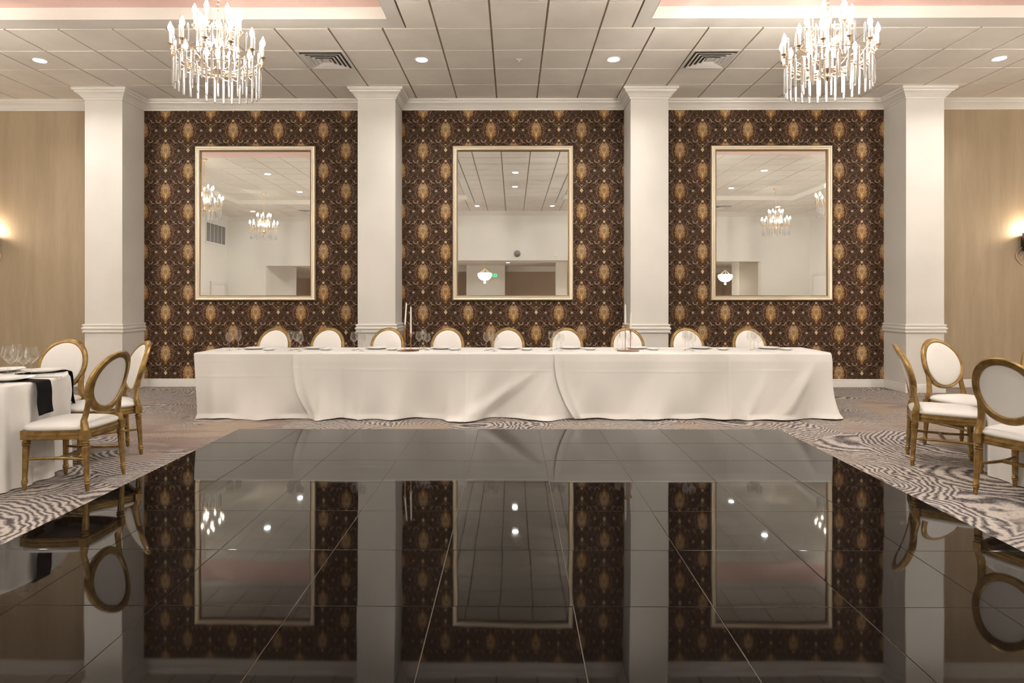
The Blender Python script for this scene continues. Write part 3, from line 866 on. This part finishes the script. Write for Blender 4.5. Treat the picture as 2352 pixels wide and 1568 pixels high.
# ------------------------------------------------------------------ round tables
RT = .755; RR = .755
def round_table(cx, cy, ph, side, seats=()):
    e = tag(empty('round_table', (cx,cy,0)), 'round table hidden under a white cloth at the %s edge' % side, 'table', 'round tables')
    q = M(); q.lathe([(RR-.02,.722),(RR-.008,.728),(RR-.008,RT-.006),(RR-.014,RT-.004)], 64); q.build('tabletop', mBlack, e)
    for k_ in range(4):
        a = pi/4+pi/2*k_; q = M(); q.tube([(.42*cos(a),.42*sin(a),.722),(.46*cos(a),.46*sin(a),.003)], .014, 8); q.build('leg', mSteel, e)
    q = M(); N = 360; rows = []
    for rr_ in (.02,.2,.4,.6,.70,RR-.014): rows.append([(rr_*cos(2*pi*k_/N), rr_*sin(2*pi*k_/N), RT) for k_ in range(N)])
    for j in range(1, 5):
        a = j/4*pi/2; rr_ = RR-.014+.014*sin(a); rows.append([(rr_*cos(2*pi*k_/N), rr_*sin(2*pi*k_/N), RT-.014*(1-cos(a))) for k_ in range(N)])
    rs = random.Random(int(ph*10)+4); amps = [rs.uniform(.5,1.15) for _ in range(21)]; offs = [rs.uniform(-.07,.07) for _ in range(21)]
    NZ = 40
    for j in range(1, NZ+1):
        t = j/NZ; row = []
        for k_ in range(N):
            a = 2*pi*k_/N; f = 0
            for i in range(21):
                c_ = 2*pi*i/21+ph+offs[i]; d_ = (a-c_+pi) % (2*pi)-pi
                f += amps[i]*math.exp(-(d_/(.058+.02*t))**2)
            o_ = (t**.4)*(-.032+.072*f)
            rr_ = RR+.002+max(-.03, o_)
            zz_ = RT-.014-(RT-.018)*t
            kz = min(1, max(0, (.60-zz_)/.10))
            for sxx, syy, hw_ in seats:          # the cloth is pressed in by the seat in front of it
                sa = atan2(syy-cy, sxx-cx); sd = math.hypot(sxx-cx, syy-cy)
                lat = abs(((a-sa+pi) % (2*pi)-pi))*sd
                k_w = 1 if lat < hw_ else max(0, 1-(lat-hw_)/.10)
                lim = sd/max(.5, cos((a-sa+pi) % (2*pi)-pi)) - .012
                if rr_ > lim: rr_ += (lim-rr_)*k_w*kz
            row.append((rr_*cos(a), rr_*sin(a), max(.005, RT-.014-(RT-.018)*t + .006*sin(a*9)*t)))
        rows.append(row)
    q.grid(rows, True)
    tag(q.build('tablecloth', mCloth, smooth=80, loc=(cx,cy,0)), 'white floor-length cloth hanging in folds on the %s round table' % side, 'tablecloth', 'round table cloths')
LC = (-4.31,4.65); RC = (4.43,4.64)
round_table(*LC, .1, 'left', [(-3.280-.25,4.59,.20), (-3.58-.69*.25,5.365-.72*.25,.20), (-4.20+.025,5.50-.25,.27)])
round_table(*RC, .9, 'right', [(3.577+.22,5.13-.118,.27), (4.10+.05,5.58-.245,.27), (3.545+.23,4.235+.098,.27), (4.80-.105,5.40-.225,.27)])

# napkins over the table edge
def napkin(cx, cy, ang, r0_, hang, w, label, zt=RT):
    q = M(); pts = []
    n = 10
    for j in range(n): pts.append((r0_+(RR+.006-r0_)*j/n, zt+.0045))
    R_ = .022
    for j in range(6): a = j/5*pi/2; pts.append((RR+.010+R_*sin(a), zt+.0045-R_*(1-cos(a))))
    for j in range(1, 13): pts.append((RR+.010+R_+.016*(j/12)+.004*sin(j*.6), zt+.0045-R_-hang*j/12))
    rows = []
    for i, (rr_, z_) in enumerate(pts):
        row = []
        for k_ in range(9):
            s_ = (k_/8-.5)*w*(1+.05*(i/len(pts))); wob_ = .004*sin(k_*1.1+i*.25)*max(0, (i-12)/16)
            if i < 12: s_ += 0
            row.append((cx+(rr_+wob_)*cos(ang)-s_*sin(ang), cy+(rr_+wob_)*sin(ang)+s_*cos(ang), z_+ (.012*(k_/8-.5) if i > len(pts)-3 else 0)))
        rows.append(row)
    q.grid(rows)
    return tag(q.build('napkin', mNapkin, smooth=80, sol=.0035), label, 'napkin', 'black napkins on the left table')
napkin(*LC, radians(-4), .40, .225, .125, 'black napkin hanging over the near edge of the left round table')
napkin(*LC, radians(49), .42, .26, .125, 'black napkin hanging on the far side of the left round table by the chairs')

# plates
def lathe_obj(name, prof, mat, n=48): 
    q = M(); q.lathe(prof, n); return q.build(name, mat)
plate_m = None
def make_plate(R_):
    q = M(); q.lathe([(R_*.55,0),(R_*.60,.002),(R_*.70,.006),(R_,.018),(R_*1.0,.0205),(R_*.97,.0195),(R_*.70,.0095),(R_*.62,.006),(.002,.0055)], 56, caps=False)
    return q
big = {}
def plate(x, y, z, R_, label, group, name='plate'):
    if R_ not in big: o = make_plate(R_).build(name, mPlate); big[R_] = o
    else: o = big[R_].copy(); COL.objects.link(o)
    o.location = (x, y, z); return tag(o, label, 'plate', group)
zt = RT+.0005
gp = 'dinner plates on the left round table'
for (ang_, r_, lab) in ((-4,.53,'white dinner plate on the black napkin at the near edge of the left table'),(49,.60,'white dinner plate on the far right side of the left table'),(88,.50,'white dinner plate before the chair at the back of the left table')):
    plate(LC[0]+r_*cos(radians(ang_)), LC[1]+r_*sin(radians(ang_)), zt+.0065, .150, lab, gp)
# cutlery on the left table
def knife(x, y, z, ang, label):
    q = M(); q.box(-.11,.02,-.008,.008,0,.003); q.box(.02,.12,-.006,.006,0,.006)
    tag(q.build('table_knife', mSteel, loc=(x,y,z), rot=(0,0,ang)), label, 'knife')
def fork(x, y, z, ang, label):
    q = M(); q.tube([(.10,0,.004),(.02,0,.006),(-.04,0,.003)], .0035, 8); q.box(-.065,-.035,-.011,.011,.001,.004)
    for s_ in (-.009,-.003,.003,.009): q.box(-.11,-.06,s_-.0014,s_+.0014,.002,.005)
    tag(q.build('table_fork', mSteel, loc=(x,y,z), rot=(0,0,ang)), label, 'fork')
for an, nm in ((-4,'near-edge'), (49,'far right')):
    a = radians(an)
    r5 = .64 if an == -4 else .60
    for s_, fn, kn in ((.195, knife, 'knife on the chair side of'), (-.185, fork, 'fork on the other side of')):
        fn(LC[0]+(r5 if s_ > 0 else .54)*cos(a)-s_*sin(a), LC[1]+(r5 if s_ > 0 else .54)*sin(a)+s_*cos(a), zt+.001, a, 'steel %s the %s plate of the left table' % (kn, nm))

# wine glasses
def make_glass(kind):
    e = empty('wine_glass')
    if kind == 0: bw, bh, st = .046, .115, .098      # wide angular bowl
    else: bw, bh, st = .036, .130, .100
    z0 = .004+st
    q = M(); q.lathe([(.0045,z0-.004),(.010,z0),(bw*.62,z0+bh*.16),(bw*.93,z0+bh*.30),(bw,z0+bh*.38),(bw*.96,z0+bh*.52),(bw*.82,z0+bh*.80),(bw*.74,z0+bh)], 32, caps=False); q.build('bowl', mGlass, e, 60)
    q = M(); q.tube([(bw*.74*cos(2*pi*k_/32), bw*.74*sin(2*pi*k_/32), z0+bh) for k_ in range(32)], .0008, 5, True); q.build('rim', mGlass, e)
    q = M(); q.lathe([(.0055,.006),(.0032,.02),(.0030,z0-.02),(.0045,z0)], 12); q.build('stem', mGlass, e)
    q = M(); q.lathe([(.036,0),(.036,.0015),(.012,.004),(.0055,.008)], 32); q.build('foot', mGlass, e)
    return e
g0 = {0: make_glass(0), 1: make_glass(1)}; gu = {0: False, 1: False}
def glass(x, y, z, kind, label, group, sc=1):
    o = copy_tree(g0[kind]) if gu[kind] else g0[kind]; gu[kind] = True
    o.location = (x, y, z); o.scale = (sc,sc,sc); tag(o, label, 'wine glass', group)
GLT = 'wine glasses on the left round table'
for i, (px, yy, kd, sc, nt) in enumerate(((68,4.89,0,1.05,'rightmost of the cluster'), (50,4.80,0,1.0,'near middle of the cluster'), (34,4.93,1,1.06,'tall, back of the cluster'), (20,4.83,0,1.03,'left of middle in the cluster'), (13,5.03,0,1.04,'leftmost of the cluster'))):
    glass((px-1178)*yy/1410, yy, zt, kd, 'empty wine glass on the left round table, ' + nt, GLT, sc)

# head table settings
seat_names = ['leftmost','second','third','fourth','middle','sixth','seventh','eighth','rightmost']
plx = [585,723,866,1014,1169,1311,1463,1609,1764]
spx = [616,747,900,1044,1210,1355,1500,1660,1804]
glx = [[(526,0),(546,1)], [(666,1),(680,0),(688,0)], [(813,0),(823,1),(831,0)], [(963,0),(973,1),(981,0)], [(1118,0),(1128,1),(1136,0)], [(1266,1),(1278,0),(1288,0)], [(1418,1),(1430,0),(1444,0)], [(1573,1),(1580,0),(1590,0)], [(1723,0),(1731,1),(1741,0)]]
gname = ['left','middle','right']
HZ = HT+.0075
for i in range(9):
    yy = 7.50; sn = seat_names[i] + ' setting of the head table'
    zz = HT + (0.0005 if plx[i] < 665 else (.004 if plx[i] < 1272 else .0075))
    plate((plx[i]-1178)*yy/1410, yy, zz, .135, 'white dinner plate, ' + sn, 'dinner plates on the head table')
    plate((spx[i]-1178)*7.32/1410, 7.32, zz, .075, 'small bread plate, ' + sn, 'bread plates on the head table')
    for j, (gx, kd) in enumerate(glx[i]):
        yy2 = (7.30, 7.41, 7.20)[j] + (.13 if i in (3, 6) and j != 1 else 0) + (.10 if i in (3, 6) and j == 1 else 0)
        zg = HT + (0.0005 if gx < 665 else (.004 if gx < 1272 else .0075))
        nm = 'right' if (j == len(glx[i])-1) else gname[j]
        glass((gx-1178)*yy2/1410, yy2, zg, kd, ('tall ' if kd else '') + 'empty wine glass, %s one at the ' % nm + sn, 'wine glasses on the head table', 1.0 if j < 2 else .93)

# candle holders
def holder(px, yy, tops, side):
    X_ = (px-1178)*yy/1410; zb = HT+(.0045 if px < 1272 else .008)
    e = tag(empty('candle_holder', (X_,yy,zb)), 'rose gold twin-stem candle holder on the %s half of the head table' % side, 'candle holder', 'twin candle holders on the head table')
    q = M(); q.lathe([(.130,0),(.132,.003),(.126,.006),(.05,.0065),(.02,.010)], 40); q.build('base', mRose, e)
    for k_, (tx, ty_, bx, by_, dy) in enumerate(tops):
        # candle top pixel, candle bottom pixel
        yd = yy+dy; Xb = (bx-1178)*yd/1410-X_; Zb = CH+(678-by_)*yd/1410-zb; Xt = (tx-1178)*yd/1410-X_; Zt = CH+(678-ty_)*yd/1410-zb
        q = M(); q.tube([(Xb,dy,.006),(Xb,dy,Zb-.01)], .0042, 10); q.build('stem', mRose, e)
        q = M(); q.lathe([(.005,-.035),(.010,-.030),(.012,-.012),(.019,-.004),(.019,.004),(.012,.010)], 18, at=(Xb,dy,Zb)); q.build('cup', mRose, e)
        q = M(); L_ = Zt-Zb; lx = Xt-Xb
        q.lathe([(.0105,0),(.0110,.01),(.0095,L_*.6),(.0078,L_*.93),(.003,L_-.012),(.001,L_)], 18, lean=lambda z_: (lx*z_/L_, 0))
        tag(q.build('taper_candle', mWax, loc=(X_+Xb, yd, zb+Zb+.011)), 'ivory taper candle, %s one in the %s holder' % (['left','right'][k_], side), 'candle', 'taper candles on the head table')
holder(937, 7.24, [(933.5,696,930,748,.05),(943.5,704,943.5,768,-.04)], 'left')
holder(1442, 7.20, [(1436,699,1436,747,.05),(1449,718,1448,757,-.04)], 'right')

# ------------------------------------------------------------------ things behind the camera, seen in the mirrors
e = tag(empty('wall_vent', (XL, -1.5, 3.70)), 'wide grey louvred grille high on the left side wall', 'air vent')
q = M(); q.box(0,.02,-.68,.68,-.36,.36); q.build('frame', mFixture, e, 0)
for k_ in range(5):
    q = M(); yc = -.52+.26*k_; q.box(.018,.026,yc-.11,yc+.11,-.30,.30); q.build('louvre_panel', mGreyv, e, 0)
def door(nm, xw, sx, y0, y1, h, label):
    q = M(); q.box(min(xw,xw+sx*.03),max(xw,xw+sx*.03),y0,y1,0,h); d_ = tag(q.build(nm, mFixture, smooth=0), label, 'door', kind='structure')
    q = M()
    for a, b, c_, dd in ((y0-.09,y0,0,h+.09),(y1,y1+.09,0,h+.09),(y0,y1,h,h+.09)): q.box(min(xw,xw+sx*.05),max(xw,xw+sx*.05),a,b,c_,dd)
    q.build('casing', mTrim, d_, 0)
    q = M(); q.tube([(xw+sx*.03,y1-.10,1.02),(xw+sx*.08,y1-.10,1.02),(xw+sx*.08,y1-.22,1.02)], .01, 8); q.build('handle', mSteel, d_)
door('door_1', XL, 1, -2.15, -1.25, 2.03, 'white door in the left side wall beside the opening')
door('door_2', XR, -1, -1.95, -1.00, 2.20, 'white door with wide casing in the right side wall')
q = M(); q.lathe([(.11,0),(.11,.02),(.085,.06),(.03,.085),(.002,.09)], 32)
tag(q.build('mounted_dome_camera', mGreyv, loc=(.15,YB,2.93), rot=(pi/2*-1,0,0)), 'round grey dome on the wall above the opening', 'security camera')
q = M(); q.box(-.06,.06,0,.04,-.07,.07); q.box(-.03,.03,.04,.05,-.05,-.02)
tag(q.build('mounted_alarm', mFixture, loc=(1.46,YB,2.90)), 'small white alarm box on the wall above the opening', 'alarm')

# second room beyond the opening
m = M(); FYW = -11.0
m.box(XL-1, XR+1, FYW-.1, FYW, 0, 3.0); m.box(XL-.1, XL, FYW, YB-.25, 0, 3.0); m.box(XR, XR+.1, FYW, YB-.25, 0, 3.0)
tag(m.build('wall_far', mTanwall, smooth=0), 'tan walls of the second room beyond the opening', 'wall', kind='structure')
m = M(); m.box(XL, XR, FYW, YB-.25, 2.86, 2.90)
tag(m.build('ceiling', mTile, smooth=0), 'lower ceiling of the second room beyond the opening', 'ceiling', kind='structure')
m = M(); m.box(XL, XR, -9.2, -8.9, 2.62, 2.86)
tag(m.build('trim_11', mTrim, smooth=0), 'white soffit band across the second room', 'soffit', kind='structure')
for xa, xb, ya, yb_, nm in ((-9.8,-8.6,-5.6,-2.56,'left'), (-2.05,-.35,-8.5,-8.3,'middle'), (1.75,2.2,-6.5,-6.05,'centre right'), (8.6,9.4,-5.4,-4.6,'right')):
    m = M(); m.box(xa, xb, ya, yb_, 0, 2.86)
    tag(m.build('pillar', mOffwall, smooth=0), 'pale %s pier in the second room' % nm, 'pillar', kind='structure')
e = tag(empty('exit_sign', (-.86,-8.30,2.42)), 'green lit exit sign over the door of the second room', 'sign')
q = M(); q.box(-.20,.20,0,.05,-.10,.10); q.build('housing', mFixture, e, 0)
q = M()
def letter(ch, x0_, w, h):
    t_ = .016; d0_, d1_ = .05, .056
    L = {'E': [(0,t_,-h,h),(0,w,h-t_,h),(0,w*.85,-t_/2,t_/2),(0,w,-h,-h+t_)], 'I': [(w/2-t_/2,w/2+t_/2,-h,h)], 'T': [(w/2-t_/2,w/2+t_/2,-h,h),(0,w,h-t_,h)]}
    if ch == 'X':
        for s_ in (1,-1): q.tube([(-(x0_),.053,-h*s_),(-(x0_+w),.053,h*s_)], .008, 4)
        return
    for a, b, c_, d_ in L[ch]: q.box(-(x0_+b), -(x0_+a), d0_, d1_, c_, d_)
for i, ch in enumerate('EXIT'): letter(ch, -.155+i*.08, .055, .065)
q.build('letters', mExit, e, 0)
def basin(x, y, label):
    e = tag(empty('basin_chandelier', (x,y,2.86)), label, 'chandelier', 'low crystal basin lights')
    q = M(); q.lathe([(.06,-.02),(.07,0)], 20); q.build('canopy', mBrass, e)
    q = M(); q.tube([(0,0,-.02),(0,0,-.40)], .008, 6)
    for k_ in range(6): q.tube([(0,0,-.34),(.20*cos(k_*pi/3),.20*sin(k_*pi/3),-.52)], .006, 5)
    q.build('stem', mBrass, e)
    q = M(); q.lathe([(.03,-.80),(.14,-.77),(.22,-.70),(.27,-.60),(.26,-.52),(.18,-.50)], 32); q.build('crystal_basin', mShadeGlow, e)
    l = bpy.data.lights.new('basin_light', 'POINT'); l.energy = 55; l.shadow_soft_size = .03; l.color = (1,.88,.72)
    lo = bpy.data.objects.new('lamp', l); COL.objects.link(lo); lo.parent = e; lo.location = (0,0,-.86)
basin(-1.05,-4.2,'glowing crystal basin light reflected low in the middle mirror'); basin(8.0,-4.4,'glowing crystal basin light reflected low in the right mirror')
basin(3.5,-4.3,'glowing crystal basin light in the middle of the second room'); basin(-5.5,-4.3,'glowing crystal basin light at the left of the second room')
for i, x in enumerate((-7.2,-4.0,-.2,3.6,7.0)):  # unseen downlights, added to brighten the second room
    downlight(x, -6.2, 2.86, 'added fill downlight in the second room, %s from the left' % ORD[i], 6.5 if i in (0,2,4) else .1)
for x, y, z_, nm in ((-9.2,-10.95,2.3,'left'), (2.4,-10.95,2.3,'middle'), (9.1,-10.95,2.3,'right')):
    sconce(x, FYW, z_, 'black shaded sconce on the %s of the second room' % nm, face=1, flip=True)

# ------------------------------------------------------------------ camera, world, view
cd = bpy.data.cameras.new('camera'); cam = bpy.data.objects.new('camera', cd); COL.objects.link(cam)
cd.sensor_width = 36; cd.lens = 36*1410/2352; cd.clip_start = .05; cd.clip_end = 100
cam.location = (0, 0, CH); cam.rotation_euler = (pi/2, 0, radians(.30))
cd.shift_x = 5.4/2352; cd.shift_y = -106/2352
scene.camera = cam
w = bpy.data.worlds.new('world'); scene.world = w; w.use_nodes = True
w.node_tree.nodes['Background'].inputs[0].default_value = (1,.93,.85,1); w.node_tree.nodes['Background'].inputs[1].default_value = .3
vs = scene.view_settings; vs.view_transform = 'Standard'; vs.look = 'None'; vs.gamma = 1; vs.use_curve_mapping = False; vs.exposure = 0.13
cy = scene.cycles
cy.max_bounces = 8; cy.diffuse_bounces = 4; cy.glossy_bounces = 4; cy.transmission_bounces = 6; cy.transparent_max_bounces = 10
cy.sample_clamp_indirect = 6; cy.caustics_reflective = False; cy.caustics_refractive = False; cy.blur_glossy = .3
cy.use_adaptive_sampling = True; cy.adaptive_threshold = .07; cy.adaptive_min_samples = 16
cy.use_denoising = True; cy.use_light_tree = False
